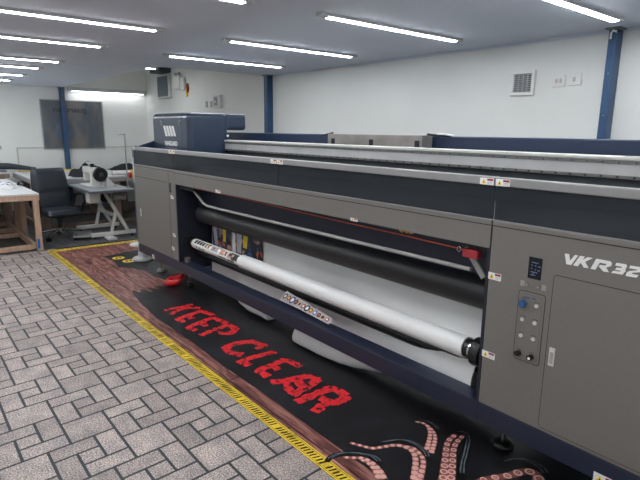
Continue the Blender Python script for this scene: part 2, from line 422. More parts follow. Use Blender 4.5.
def plate(name, x0, x1, z0, z1, label, cat, rock, group=None, fm=None):
    t = thing(name, label, cat, ((x0+x1)/2, YB, (z0+z1)/2), group)
    MB().box(x0, x1, YB-.012, YB-.001, z0, z1).build('face_plate', fm or white, t, .003)
    n = len(rock)
    for k, r in enumerate(rock):
        xc = x0+(x1-x0)*(k+1)/(n+1)
        MB().box(xc-.009, xc+.009, YB-.02, YB-.012, (z0+z1)/2-.016, (z0+z1)/2+.016).build(r, mat('switch_grey', (190, 192, 194), .4, noise=.02), t, .003)
    return t
plate('light_switch', -2.205, -2.1, 1.985, 2.077, 'white light switch right of the air vent, the left one of the pair', 'switch', ['rocker', 'rocker'])
plate('light_switch', -2.08, -1.972, 1.99, 2.08, 'white switch plate nearest the blue column, the right one of the pair', 'switch', ['rocker'])
a = onY(206, 102, YB); 
plate('light_switch', a.x, a.x+.075, a.z-.09, a.z+.01, 'small white wall switch above the carriage, left of the two small ones', 'switch', ['rocker'], None, mat('aged_plate', (165, 167, 168), .5, noise=.05))
a = onY(210.5, 102, YB)
plate('light_switch', a.x, a.x+.075, a.z-.09, a.z+.01, 'small white wall switch above the carriage, beside the grey thermostat', 'switch', ['rocker'], None, MATS['aged_plate'])
t = thing('thermostat', 'grey white wall controller box above the printer carriage', 'thermostat', (-7.82, YB, 2.06))
MB().box(-7.93, -7.72, 4.19, YB+.0005, 1.955, 2.165).build('housing', mat('light_grey_case', (208, 210, 210), .5, noise=.03), t, .01)
MB().box(-7.905, -7.79, 4.184, 4.19, 2.0, 2.14).build('keypad', mat('mid_grey_pad', (140, 146, 150), .5, noise=.1, nscale=40), t)
MB().box(-7.87, -7.83, 4.18, 4.184, 2.05, 2.075).build('button', white, t)
t = thing('louvred_fan_unit', 'grey louvred fan box high on the back wall at the far left corner', 'fan unit', (-9.95, YB, 2.4))
MB().box(-10.24, -9.68, 4.19, YB+.0005, 2.2, 2.64).build('housing', mat('pale_case', (196, 198, 196), .5, noise=.03), t, .01)
MB().box(-10.2, -9.73, 4.182, 4.19, 2.235, 2.6).build('grille', mat('slate_grille', (78, 90, 102), .5, noise=.25, nscale=40), t)
m = MB()
for k in range(9): m.box(-10.2, -9.73, 4.176, 4.183, 2.255+k*.038, 2.265+k*.038)
m.build('louvre', mat('slat_grey', (120, 130, 138), .5, noise=.05), t)
MB().box(-10.15, -9.68, 4.02, YB+.0005, 2.66, 2.74).build('hood', mat('hood_dark', (60, 68, 78), .5, noise=.1), t, .005)
t = thing('alarm_unit', 'white alarm box with small ears beside the louvred fan box', 'alarm', (-9.25, YB, 2.45))
MB().box(-9.44, -9.18, 4.17, YB+.0005, 2.33, 2.58).build('housing', white, t, .03, 3)
MB().box(-9.2, -9.04, 4.19, YB+.0005, 2.3, 2.54).build('sounder', white, t, .03, 3)
for xx in (-9.38, -9.24): MB().cyl((xx, 4.2, 2.58), (xx, 4.2, 2.63), .025, 12).build('lamp_knob', mat('lamp_grey', (150, 152, 156), .4, noise=.05), t)
t = thing('safety_tag', 'small red and yellow hanging tag beside the white alarm box', 'tag', (-8.97, 4.23, 2.3))
MB().prism([(-9.0, 4.22, 2.39), (-8.95, 4.22, 2.42), (-8.93, 4.22, 2.34), (-8.96, 4.22, 2.26), (-9.0, 4.22, 2.3)], (0, .0305, 0)).build('card', mat('brown_red_card', (150, 60, 50), .6, noise=.1), t)
MB().prism([(-9.03, 4.218, 2.34), (-8.98, 4.218, 2.33), (-8.97, 4.218, 2.2), (-9.01, 4.218, 2.19)], (0, .0325, 0)).build('yellow_card', yel, t)

# smoky panel with reversed lettering on the far wall
t = thing('wall_panel', 'large smoky grey panel with reversed lettering on the far end wall', 'panel', (XW, 2.78, 1.68))
y0, y1, z0, z1 = 2.235, 3.325, 1.23, 2.12
MB().box(XW+.001, XW+.018, y0, y1, z0, z1).build('pane', boardm, t)
m = MB(); e = .018
m.box(XW+.001, XW+.028, y0-e, y1+e, z1, z1+e).box(XW+.001, XW+.028, y0-e, y1+e, z0-e, z0).box(XW+.001, XW+.028, y0-e, y0, z0, z1).box(XW+.001, XW+.028, y1, y1+e, z0, z1)
m.build('frame', mat('panel_frame', (150, 152, 152), .4, noise=.03), t)
a = onX(53, 110, XW+.02); b = onX(86.5, 109, XW+.02)
text_mb('guardian', .1, lambda x, y: (XW+.0195, b.y-(b.y-a.y)*x, (a.z+b.z)/2-.05+.14*y), offset=.003).build('lettering', mat('grey_letters', (44, 48, 56), .5, noise=.02), t)
m = MB(); P = [(-.17,0),(-.17,.22),(-.13,.31),(-.07,.36),(0,.38),(.07,.36),(.13,.31),(.17,.22),(.17,0)]
m.prism([(XW+.0185, 2.62+a_, 1.4+b_) for a_, b_ in P], (.0004, 0, 0))
m.build('blue_grey_shape', mat('panel_bluegrey', (78, 90, 104), .3, noise=.15, nscale=4), t)  # blue-grey arched shape low on the pane
t = thing('wall_socket', 'small white oval wall fitting at the left edge of the far wall', 'socket', (XW, 1.3, 1.2))
a = onX(-1, 147.5, XW)
MB().box(XW+.001, XW+.03, a.y-.06, a.y+.04, a.z-.035, a.z+.035).build('face_plate', mat('fitting_grey', (170, 174, 178), .5, noise=.02), t, .012, 3)

# ------------------------------------------------------------------ the mat
t = thing('floor_mat', 'large printed floor mat reading KEEP CLEAR with yellow tape border under the printer', 'mat', (-3.6, 2.6, 0))
MX0, MX1, MY0, MY1 = -7.52, .35, 1.43, 3.95
def mz(u, v, s, ox, oy, z=.004): p = onZ(ox+u/s, oy+v/s, z); return (p.x, p.y, z)
MB().box(MX0, MX1, MY0, MY1, .0002, .003).build('backing', matwood, t)
zz = .0034
m = MB()
dp = [(-6.75,1.93),(-6.4,1.96),(-6.1,1.9),(-5.95,2.02),(-5.76,2.1),(-5.5,2.09),(-5.24,2.13),(-5.1,2.07),(-5.03,2.03),(-5.13,1.96),(-4.96,1.95),(-5.12,1.88),(-4.93,1.86),(-5.1,1.8),(-4.99,1.76),(-5.12,1.72),(-5.0,1.68),(-4.7,1.64),(-4.2,1.6),(-3.6,1.615),(-3,1.6),(-2.4,1.612),(-1.9,1.607),(MX1-.12,1.607),(MX1-.12,MY1-.1),(-7.05,MY1-.1),(-6.98,2.9)]
m.poly([(a, b, zz) for a, b in dp]); m.build('black_ground', matblack, t)
# yellow tape
m = MB()
W = .073
m.poly([(MX0,MY0,zz),(MX1,MY0,zz),(MX1,MY0+W,zz),(MX0,MY0+W,zz)])
m.poly([(MX0,MY0,zz+.0001),(MX0+W*1.6,MY0,zz+.0001),(MX0+W*1.2,MY1,zz+.0001),(MX0,MY1,zz+.0001)])
m.poly([(MX1-W,MY0,zz+.0001),(MX1,MY0,zz+.0001),(MX1,MY1,zz+.0001),(MX1-W,MY1,zz+.0001)])
m.build('yellow_tape_print', matyel, t)
m = MB(); z2 = zz+.0003
for yy in (MY0+.0085, MY0+W-.0115): m.poly([(MX0,yy,z2),(MX1,yy,z2),(MX1,yy+.0028,z2),(MX0,yy+.0028,z2)])
x = MX0+.02
while x < MX1-.05:
    if rng.random() > .06:
        w = .014*rng.uniform(.7, 1.15); sl = .012
        m.poly([(x, MY0+.0165, z2), (x+w, MY0+.0165, z2), (x+w+sl, MY0+W-.0185, z2), (x+sl, MY0+W-.0185, z2)])
    x += .0255
y = MY0+.06
while y < MY1-.05:
    m.poly([(MX0+.03, y, z2), (MX0+.03, y+.02, z2), (MX0+.075, y+.035, z2), (MX0+.075, y+.015, z2)]); y += .055
m.build('black_hatching', distress('worn_black_ink', (28, 26, 20), (130, 110, 36), 12, .58, .75), t)
# distressed lettering
def stroke(mb, pts, hw, z, n=5, mi=0, taper=(1, 1), jag=.22, rg=rng):
    P = [Vector(p) for p in pts]; Q = []
    for i in range(len(P)-1):
        for k in range(n): Q.append(P[i].lerp(P[i+1], k/n))
    Q.append(P[-1]); L = len(Q); vs = []
    for i, q in enumerate(Q):
        d = Q[min(i+1, L-1)]-Q[max(i-1, 0)]; d.z = 0; d.normalize(); nn = Vector((-d.y, d.x, 0))
        h = hw*(taper[0]+(taper[1]-taper[0])*i/(L-1))
        vs += [(q+nn*h*(1+jag*rg.uniform(-1, 1))), (q-nn*h*(1+jag*rg.uniform(-1, 1)))]
    vs = [(v.x, v.y, z) for v in vs]
    mb.add(vs, [(2*i, 2*i+1, 2*i+3, 2*i+2) for i in range(L-1)], mi)
S1 = (6.4, 155, 295); S2 = (4.571, 215, 330)
letters = [
 (S1, [[(60,97),(245,60)],[(150,98),(205,82),(290,82)],[(165,88),(98,124)]], .026),
 (S1, [[(140,155),(200,132),(300,100)],[(285,98),(375,130)],[(205,125),(238,152)],[(138,152),(186,174)]], .029),
 (S1, [[(212,205),(300,172),(375,142)],[(370,144),(458,180)],[(295,172),(330,200)],[(208,203),(264,228)]], .029),
 (S1, [[(292,258),(400,215),(475,188)],[(465,190),(526,222)],[(526,222),(470,248),(395,238)]], .031),
 (S2, [[(125,113),(62,103),(50,82),(90,60),(165,52),(222,70),(190,88)]], .033),
 (S2, [[(275,97),(120,142)],[(108,138),(158,162)]], .031),
 (S2, [[(325,134),(260,158),(192,188)],[(318,134),(392,168)],[(255,158),(290,182)],[(190,184),(243,213)]], .03),
 (S2, [[(425,210),(340,228),(255,240)],[(475,225),(420,262),(350,298)],[(320,235),(352,290)],[(370,222),(408,262)],[(420,208),(476,228)]], .031),
 (S2, [[(535,262),(460,292),(372,330)],[(528,262),(606,298)],[(606,300),(560,335),(480,310)],[(520,320),(452,374)]], .033)]
m = MB(); q = 0
for S, strokes, hw in letters:
    for st in strokes:
        stroke(m, [mz(a, b, *S) for a, b in st], hw*1.0, zz+.0004+q*.00001, 6, jag=.3); q += 1
m.build('red_lettering', redink, t)['label'] = 'distressed red KEEP CLEAR lettering'
# tentacles printed at the near end
def px(pts, S):
    Q = [Vector((a, b)) for a, b in pts]; out = []
    for i in range(len(Q)-1):
        p0, p1, p2, p3 = Q[max(i-1, 0)], Q[i], Q[i+1], Q[min(i+2, len(Q)-1)]
        for k in range(4):
            t_ = k/4; out.append(.5*((2*p1)+(p2-p0)*t_+(2*p0-5*p1+4*p2-p3)*t_*t_+(3*p1-p0-3*p2+p3)*t_**3))
    out.append(Q[-1])
    return [mz(p_.x, p_.y, *S) for p_ in out]
T3 = (6., 340, 400); T4 = (4.571, 420, 400); T6 = (6., 260, 400)
def tentacle(back, rows, S, hwb, hwp, ring=False, backS=None):
    global q
    m = MB()
    stroke(m, px(back, backS or S), hwb, zz+.001+q*.00001, 1, 0, (.5, 1), .05); q += 1
    bk = px(back, backS or S)
    for o_ in (.35, .85):
        h = [(p[0]-.006+.02*(o_-.35), p[1]+hwb*(o_-.15), p[2]) for p in bk][2:-2]
        stroke(m, h, hwb*.13, zz+.0012+q*.00001, 1, 1, (.6, 1), .5); q += 1
    for k, r in enumerate(rows):
        P = [Vector(p) for p in px(r, S)]
        stroke(m, P, hwp, zz+.0014+q*.00001, 1, 5, (.5, 1), .1); q += 1
        tot = sum((P[i+1]-P[i]).length for i in range(len(P)-1)); s = 0; i = 0; acc = 0; n = max(2, int(tot/(hwp*1.9)))
        for j in range(n):
            s = (j+.5)/n*tot; acc = 0
            for i in range(len(P)-1):
                L = (P[i+1]-P[i]).length
                if acc+L >= s: break
                acc += L
            c = P[i].lerp(P[i+1], (s-acc)/L); r_ = hwp*(.5+.5*s/tot)*.98
            m.poly([(c.x+r_*math.cos(a_), c.y+r_*math.sin(a_), zz+.0016+q*.00001) for a_ in [x_*PI/6 for x_ in range(12)]], 3)
            if ring: m.poly([(c.x+r_*.52*math.cos(a_), c.y+r_*.52*math.sin(a_), zz+.0018+q*.00001) for a_ in [x_*PI/6 for x_ in range(12)]], 4)
            if ring: m.poly([(c.x+r_*.3*math.cos(a_), c.y+r_*.3*math.sin(a_), zz+.0019+q*.00001) for a_ in [x_*PI/6 for x_ in range(12)]], 2)
        q += 1
    m.build('tentacle_print', [inkbl, slate, pink, pinkl, pinkd, mat('sucker_shadow', (120, 76, 70), .5, noise=.2) if ring else mat('tentacle_flesh', (150, 98, 88), .5, noise=.25, nscale=60)], t)
tentacle([(200,268),(300,248),(380,246),(450,272),(505,315),(525,370)], [[(60,257),(110,270),(190,290),(260,282),(330,272),(390,282),(430,305),(452,345),(450,420),(440,480)], [(385,278),(440,290),(480,325),(500,370),(490,430),(470,500)]], T3, .026, .018)
tentacle([(450,124),(510,128),(565,155),(592,200)], [[(450,130),(510,145),(538,185),(536,240),(520,300)], [(520,150),(560,190),(570,240),(547,320)]], T3, .016, .015)
tentacle([(400,372),(420,348),(470,328),(540,322),(610,330),(680,350),(720,395)], [[(500,345),(560,348),(620,352),(680,385),(720,430),(745,475)], [(600,356),(650,380),(690,420),(715,475)]], T6, .028, .018)
tentacle([(150,150),(195,150),(215,180),(205,240),(190,300),(185,370)], [[(165,158),(135,182),(122,212),(117,255),(112,305),(105,365),(100,430)], [(200,162),(165,198),(152,238),(149,283),(145,322),(140,372),(140,430)]], T4, .024, .024, True)
tentacle([(360,294),(420,276),(480,282),(550,318),(570,360)], [[(230,400),(290,365),(350,354),(410,346),(470,328),(520,334),(545,365),(550,420)]], T4, .04, .03, True)
# round yellow marks
for (u, v) in ((118.5, 258), (128.8, 261)):
    c = onZ(u, v, zz); m = MB()
    m.poly([(c.x+.075*math.cos(a_), c.y+.075*math.sin(a_), zz+.0006) for a_ in [x_*PI/12 for x_ in range(24)]])
    m.poly([(c.x+.04*math.cos(a_), c.y+.04*math.sin(a_), zz+.0008) for a_ in [x_*PI/12 for x_ in range(24)]], 1)
    m.poly([(c.x-.03, c.y-.012, zz+.0009), (c.x+.03, c.y-.012, zz+.0009), (c.x+.03, c.y+.012, zz+.0009), (c.x-.03, c.y+.012, zz+.0009)], 0)
    m.build('round_mark', [yel, mblk], t)

# ------------------------------------------------------------------ the printer
D = 2.07; XL, XE = -5.84, -.08; OXL, OXR = -4.745, -1.293; YR = 3.3
PR = thing('wide_format_printer', 'long grey and navy wide format printer running along the room', 'printer', (-3, 2.7, 0))
def P(name, mb, m, bevel=0, parent=PR, label=None, **k):
    o = mb.build(name, m, parent, bevel, **k)
    if label: o['label'] = label
    return o
P('base_frame', MB().box(XL, XE, D, D+.115, .226, .325).box(XL, XE, YR-.12, YR, .226, .325)
  .box(XL, XL+.12, D+.115, YR-.12, .226, .325).box(XE-.12, XE, D+.115, YR-.12, .226, .325)
  .box(OXL-.12, OXL, D+.115, YR-.12, .226, .325).box(OXR, OXR+.12, D+.115, YR-.12, .226, .325), navyd, .004)
# base frame joint
P('frame_joint', MB().box(OXR-.0015, OXR+.0015, D-.0006, D, .228, .323), seam)
# left cabinet, right cabinet
lc = P('side_cabinet', MB().box(XL, OXL-.002, D, YR, .326, 1.229), grey, .006)
rc = P('side_cabinet', MB().box(OXR+.002, XE, D, YR, .326, 1.229), grey, .006)
fp = P('front_panel', MB().box(OXL-.002, OXR-.003, D, D+.03, 1.096, 1.229), grey, .003)
def groove(mb, pts, w=.0045, y=D):
    for a, b in zip(pts, pts[1:]):
        (xa, za), (xb, zb) = a, b
        mb.box(min(xa, xb)-w/2, max(xa, xb)+w/2, y-.0008, y, min(za, zb)-w/2, max(za, zb)+w/2)
    return mb
m = MB(); groove(m, [(XL, 1.098), (-4.955, 1.098)]); groove(m, [(XL, 1.215), (-4.955, 1.205)][:1]+[(-4.78, 1.215)]) ; groove(m, [(-4.9, 1.205), (-4.9, .33)]); groove(m, [(-4.78, 1.205), (OXR-.004, 1.205)])
P('panel_gap', m, seam, parent=lc)
m = MB(); groove(m, [(OXR+.004, 1.205), (XE, 1.205)]); P('panel_gap', m, seam, parent=rc)
m = MB(); m.box(-2.19, -2.12, D-.0012, D, 1.203, 1.2075); m.box(-1.015, -.985, D-.0012, D, 1.203, 1.209)
# left cabinet details
P('slot', MB().box(-4.885, -4.845, D-.001, D+.004, 1.005, 1.098), dark, parent=lc)
def handle(x, z0, z1, parent):
    h = P('handle', MB().box(x-.013, x+.013, D-.006, D, z0, z1), mat('handle_pale', (205, 203, 198), .35, .1, noise=.03), .012, parent)
    P('handle_grip', MB().box(x-.007, x+.007, D-.009, D-.005, z0+.012, z1-.02), mat('handle_satin', (170, 170, 168), .35, .2, noise=.05), .003, h, world=False)
handle(-5.70, .655, .742, lc)
P('corner_post', MB().box(XL-.06, XL, D+.01, D+.07, .326, 1.43), mat('post_blue', (58, 70, 86), .4, noise=.05), .004)
P('corner_strip', MB().box(XL-.045, XL-.02, D+.004, D+.01, 1.02, 1.3), mat('pale_strip', (190, 200, 208), .4, noise=.1), 0)
# emergency switch on the left end
es = P('emergency_switch', MB().box(XL-.13, XL-.062, D+.0, D+.07, 1.06, 1.16), mat('switch_yellow', (205, 165, 60), .5, noise=.1), .006)
P('red_button', MB().cyl((XL-.1, D-.03, 1.1), (XL-.1, D, 1.1), .032, 20), redd, 0, es, world=False)
# windows and rails
P('window_sill', MB().box(XL+.02, XE, D+.004, D+.022, 1.229, 1.232), railm)
for k, (a, b) in enumerate(((XL+.03, -4.787), (-4.783, -3.012), (-3.008, OXR-.004), (OXR+.004, XE-.01))):
    P('window_pane', MB().box(a, b, D+.008, D+.014, 1.23, 1.385), glass)
P('window_gap', MB().box(-4.7885, -4.7815, D+.006, D+.018, 1.229, 1.385).box(-3.013, -3.007, D+.006, D+.018, 1.229, 1.385), seam)
P('top_rail', MB().box(XL, OXR-.003, D-.004, D+.05, 1.385, 1.423), railm, .005)
P('top_rail', MB().box(OXR+.003, XE, D-.004, D+.05, 1.385, 1.423), railm, .005)
# warning labels
def sticker(x0, x1, z0, z1, y=D, sign=True, parent=PR, redw=.5):
    m = MB(); w = x1-x0; h = z1-z0
    m.box(x0, x1, y-.0011, y, z0, z1, 0)
    if sign:
        c = x0+w*.28; b = z0+h*.15; s = h*.68
        m.prism([(c-s*.55, y-.0013, b), (c+s*.55, y-.0013, b), (c, y-.0013, b+s)], (0, .0003, 0), 1)
        m.box(c-s*.09, c+s*.09, y-.0015, y-.0012, b+s*.15, b+s*.6, 3)
    m.box(x0+w*.52, x1-w*.04, y-.0013, y-.001, z0+h*.62, z0+h*.92, 2)
    for k in range(3): m.box(x0+w*.55, x1-w*.1, y-.0013, y-.001, z0+h*(.14+k*.15), z0+h*(.19+k*.15), 4)
    P('warning_label', m, [letter, yel, redd, mblk, mat('fine_print', (150, 150, 150), .5, noise=.02)], parent=parent)
sticker(-1.369, -1.299, 1.387, 1.417, D-.004, True); sticker(-1.289, -1.219, 1.387, 1.417, D-.004)
sticker(-3.085, -3.014, 1.387, 1.417, D-.004); sticker(-3.006, -2.935, 1.387, 1.417, D-.004)
sticker(-4.85, -4.785, 1.387, 1.417, D-.004); sticker(-4.778, -4.715, 1.387, 1.417, D-.004)
sticker(XL+.02, XL+.075, 1.395, 1.42, D-.004)
sticker(-1.291, -1.225, .955, .988, parent=rc); sticker(-1.291, -1.223, .57, .602, parent=rc)
a = onY(350.5, 217.5, D); b = onY(357.5, 222, D); sticker(a.x, b.x, b.z, a.z, parent=fp)
a = onY(215.5, 189.5, D); b = onY(220.5, 193.5, D); sticker(a.x, b.x, b.z, a.z, parent=fp)
for (u, v) in ((172.7, 197.5), (175, 235.5), (174, 248.8)):
    a = onY(u, v, D); sticker(a.x-.045, a.x+.02, a.z-.016, a.z+.018, parent=lc)
a = onY(594, 471, D); sticker(a.x, a.x+.09, a.z-.045, a.z, sign=True)
a = onY(153.5, 257, D); sticker(a.x-.03, a.x+.025, a.z-.02, a.z+.025)
# VKR32 lettering
G8 = (8., 560, 240)
polys = [[(38,108),(72,114),(80,168),(118,120),(145,124),(88,200),(50,193)],
 [(160,127),(198,133),(142,210),(104,203)], [(222,138),(262,145),(200,175),(228,225),(190,221),(164,180),(176,160)],
 [(290,150),(332,157),(282,238),(243,230)], [(325,157),(400,170),(415,185),(408,208),(368,221),(390,258),(347,252),(310,212),(318,200),(362,205),(374,192),(318,181)],
 [(452,183),(528,195),(536,210),(522,234),(524,250),(498,278),(408,262),(426,246),(478,254),(486,246),(440,238),(452,221),(490,224),(496,214),(441,204)],
 [(562,205),(655,219),(664,238),(645,258),(578,262),(574,271),(628,282),(612,302),(525,288),(532,262),(552,248),(612,244),(616,236),(553,226)]]
m = MB()
for pl in polys:
    m.prism([tuple(onY(560+u/8, 240+v/8, D-.002)) for u, v in pl], (0, .002, 0))
P('model_lettering', m, letter, parent=rc)
# control area
d = P('display', MB().box(-1.1, -1.04, D-.001, D+.01, 1.003, 1.098), mat('display_black', (20, 24, 32), .2, noise=.1), 0, rc)
m = MB()
for (x_, z_, w_) in ((-1.087,1.075,.03),(-1.088,1.062,.008),(-1.072,1.062,.008),(-1.056,1.06,.01),(-1.088,1.048,.007),(-1.058,1.043,.01),(-1.07,1.045,.006),(-1.088,1.033,.03),(-1.088,1.02,.022),(-1.078,1.028,.006)):
    m.box(x_, x_+w_, D-.0018, D-.001, z_-.002, z_+.002)
P('display_marks', m, mat('display_blue', (88, 112, 145), .4, noise=.1), 0, d)
def rrect(x0, x1, z0, z1, r, y, n=5):
    pts = []
    for cx, cz, a0 in ((x1-r, z1-r, 0), (x0+r, z1-r, PI/2), (x0+r, z0+r, PI), (x1-r, z0+r, 1.5*PI)):
        for k in range(n+1): a = a0+k*PI/2/n; pts.append((cx+r*math.cos(a), y, cz+r*math.sin(a)))
    return pts
def panel(name, x0, x1, z0, z1, r, parent, gw=.003, th=.0016):
    g0 = P(name, MB().prism(rrect(x0, x1, z0, z1, r, D-th), (0, th, 0)), grey, 0, parent)
    P('edge_gap', MB().prism(rrect(x0-gw, x1+gw, z0-gw, z1+gw, r+gw, D-.0006), (0, .0006, 0)), seam, 0, parent)
    return g0
door = panel('door', -.983, XE-.06, .346, 1.04, .012, rc)
cp = panel('control_panel', -1.13, -1.012, .622, .94, .01, rc)
P('inner_line', MB().prism(rrect(-1.121, -1.021, .632, .929, .008, D-.0019), (0, .0003, 0)), mat('groove_grey', (92, 86, 82), .6, noise=.05), 0, cp)
P('inner_plate', MB().prism(rrect(-1.1195, -1.0225, .6335, .9275, .007, D-.0024), (0, .0006, 0)), grey, 0, cp)
handle(-.957, .643, .727, door)
def knob(x, z, r, m, name, parent, d=.012, lab=True):
    o = P(name, MB().cyl((x, D-.002, z), (x, D-.002-d, z), r, 18), m, .0015, parent)
    if lab: P('button_label', MB().box(x-.012, x+.012, D-.003, D-.0024, z+r+.004, z+r+.007), mat('small_print', (80, 74, 72), .6, noise=.05), 0, parent)
    return o
for (x_, z_) in ((-1.098, .973), (-1.045, .974)):
    o = knob(x_, z_, .008, chrome, 'key_switch', rc, .008, False); P('switch_label', MB().box(x_-.032 if x_ < -1.07 else x_+.012, x_-.012 if x_ < -1.07 else x_+.032, D-.0006, D, z_-.012, z_+.012), mat('pale_tag', (150, 148, 144), .5, noise=.1), 0, rc)
knob(-1.106, .885, .0165, bluecap, 'stop_button', cp, .02)
for (x_, z_) in ((-1.044,.889),(-1.102,.812),(-1.044,.811),(-1.102,.736),(-1.044,.737)): 
    o = knob(x_, z_, .0085, mat('pale_button', (200, 198, 192), .35, noise=.03), 'push_button', cp, .008)
knob(-1.106, .652, .0125, black, 'rotary_knob', cp, .02); o = knob(-1.047, .652, .0125, black, 'rotary_knob', cp, .02)
P('knob_pointer', MB().cyl((-1.047, D-.022, .65), (-1.047, D-.024, .65), .006, 12), letter, 0, cp)
m = MB(); 
for (x_, z_, w_) in ((-1.11,.915,.03),(-1.07,.917,.02),): m.box(x_, x_+w_, D-.0030, D-.0024, z_-.003, z_+.003)
P('panel_print', m, mat('panel_print_blue', (60, 80, 110), .5, noise=.1), 0, cp)
# interior of the opening
for xx_ in (OXL-.003, OXR-.014): P('inner_wall', MB().box(xx_, xx_+.015, D+.0015, YR, .326, 1.2), mat('inner_navy', (26, 30, 44), .5, noise=.05))
P('back_plate', MB().box(OXL, OXR, 2.62, 2.65, .33, 1.2), dark)
P('platen', MB().box(OXL, OXR, D+.035, 2.62, 1.17, 1.2), dark)
P('cross_beam', MB().box(OXL+.012, OXR-.014, 2.3, 2.4, .88, 1.1), navyd, .005)
P('feed_roller', MB().cyl((OXL+.13, 2.29, .805), (OXR-.02, 2.29, .805), .088, 40), darkg)
P('roller_shaft', MB().cyl((OXL+.012, 2.29, .805), (OXL+.14, 2.29, .805), .03, 20).cyl((OXR-.03, 2.29, .805), (OXR-.013, 2.29, .805), .03, 20), black)
# bent grey tube
yb = 2.15
pts = [onY(192.5, 190, yb), onY(198, 198, yb), onY(205, 206, yb), onY(212, 209, yb)]; zt = .935
bx = [(-4.57, yb, 1.09), (-4.53, yb, 1.062), (-4.33, yb, .957), (-4.25, yb, .938), (-4.1, yb, .936), (-1.44, yb, .952)]
P('guard_tube', MB().tube(bx, .0115, 12), mat('tube_grey', (155, 155, 152), .5, .0, noise=.03))
P('guard_strut', MB().bar(onY(466.5, 247, yb), onY(484, 278, yb), .03, .012, up=(0, 1, 0)), MATS['tube_grey'], .002)
a = onY(465.5, 247.5, 2.11); b = onY(480, 259, 2.11)
P('red_clamp', MB().box(a.x, a.x+.085, 2.085, 2.125, a.z-.042, a.z), redd, .005)
P('stop_cord', MB().tube([onY(186, 186.5, 2.12), onY(236, 197, 2.12), onY(330, 219, 2.12), onY(400, 234.5, 2.12), onY(466, 250, 2.12)], .0035, 6), orange)
a = onY(459, 249, 2.115)
P('cord_ring', MB().tube([(a.x+.011*math.cos(w), 2.115, a.z+.013*math.sin(w)) for w in [i*PI/8 for i in range(16)]], .003, 6, closed=True), chrome)
m = MB(); a = onY(400, 233, 2.14); b = onY(414, 237.5, 2.14)
m.tube([(a.x+(b.x-a.x)*k/8, 2.14, 1.085-.012*math.sin(k*2.2)) for k in range(9)], .009, 8)
P('yellow_chain', m, yel)
m = MB()
m.box(OXL+.04, OXL+.33, D+.03, D+.06, 1.055, 1.09); P('cable_tray', m, dark, .003)
# dark bar added in place of the shaded gap below the take-up roll
P('gap_shade_bar', MB().cyl((OXL+.012, 2.28, .41), (OXR-.014, 2.28, .41), .045, 20), darkg)
P('adjust_knob', MB().cyl((onZ(186.5, 262, .33).x, 2.13, .325), (onZ(186.5, 262, .33).x, 2.13, .375), .03, 20), mat('brown_grey_knob', (96, 88, 84), .5, noise=.1))
# print carriage
CX0, CX1, CY0, CY1 = -5.83, -4.885, 2.3, 2.75
car = P('print_carriage', MB().box(CX0, CX1, CY0, CY1, 1.25, 1.785), carm, .055, seg=5)
P('carriage_rear', MB().box(CX0+.03, CX1-.004, CY1-.03, 2.97, 1.612, 1.78), carm, .035, car, seg=4)
S8 = (8., 140, 100)
def cy(u, v, y=CY0-.001): p = onY(140+u/8, 100+v/8, y); return (p.x, y, p.z)
m = MB()
for k in range(4):
    a = 184+k*22; m.prism([cy(a, 205+k*.6), cy(a+17, 206+k*.6), cy(a+38, 290), cy(a+21, 289.5)], (0, .001, 0))
P('emblem', m, letter, 0, car)
A, B = cy(200, 350), cy(299, 358)
m = text_mb('VANGUARD', .1, lambda x, y: (A[0]+(B[0]-A[0])*x, CY0-.001, (A[2]+B[2])/2-.012+.062*y), offset=.006)
P('brand_lettering', m, letter, 0, car)
P('caption_line', MB().box(A[0], B[0], CY0-.001, CY0, A[2]-.045, A[2]-.038), mat('dim_caption', (130, 140, 150), .5, noise=.1), 0, car)
m = MB(); a = cy(170, 180); b = cy(312, 182)
for c_, s_ in ((a, 1), (b, -1)):
    m.box(c_[0]-.004, c_[0]+.004, CY0-.004, CY0, c_[2]-.03, c_[2]+.02); m.box(min(c_[0], c_[0]-s_*.03), max(c_[0], c_[0]-s_*.03), CY0-.004, CY0, c_[2]+.012, c_[2]+.02)
P('bracket_mark', m, mat('bracket_grey', (150, 158, 165), .4, noise=.05), 0, car)
s0 = onY(182, 130, CY0)
P('cover_seam', MB().box(s0.x-.002, s0.x+.002, CY0-.0008, CY0, 1.27, 1.75), seam, 0, car)
P('tally_lamp', MB().cyl((CX1, 2.735, 1.555), (CX1+.006, 2.735, 1.555), .012, 12), letter, 0, car)
# side plates rising to the rear
for (xa, xb) in ((XL, XL+.03), (XE-.03, XE)):
    P('end_plate', MB().prism([(xa, D+.05, 1.2), (xa, D+.05, 1.425), (xa, 2.33, 1.49), (xa, YR, 1.49), (xa, YR, 1.2)], (xb-xa, 0, 0)), navy)
P('interior_floor', MB().box(XL+.03, XE-.03, D+.03, 2.9, 1.2, 1.225), mat('interior_grey', (58, 62, 66), .5, noise=.1))
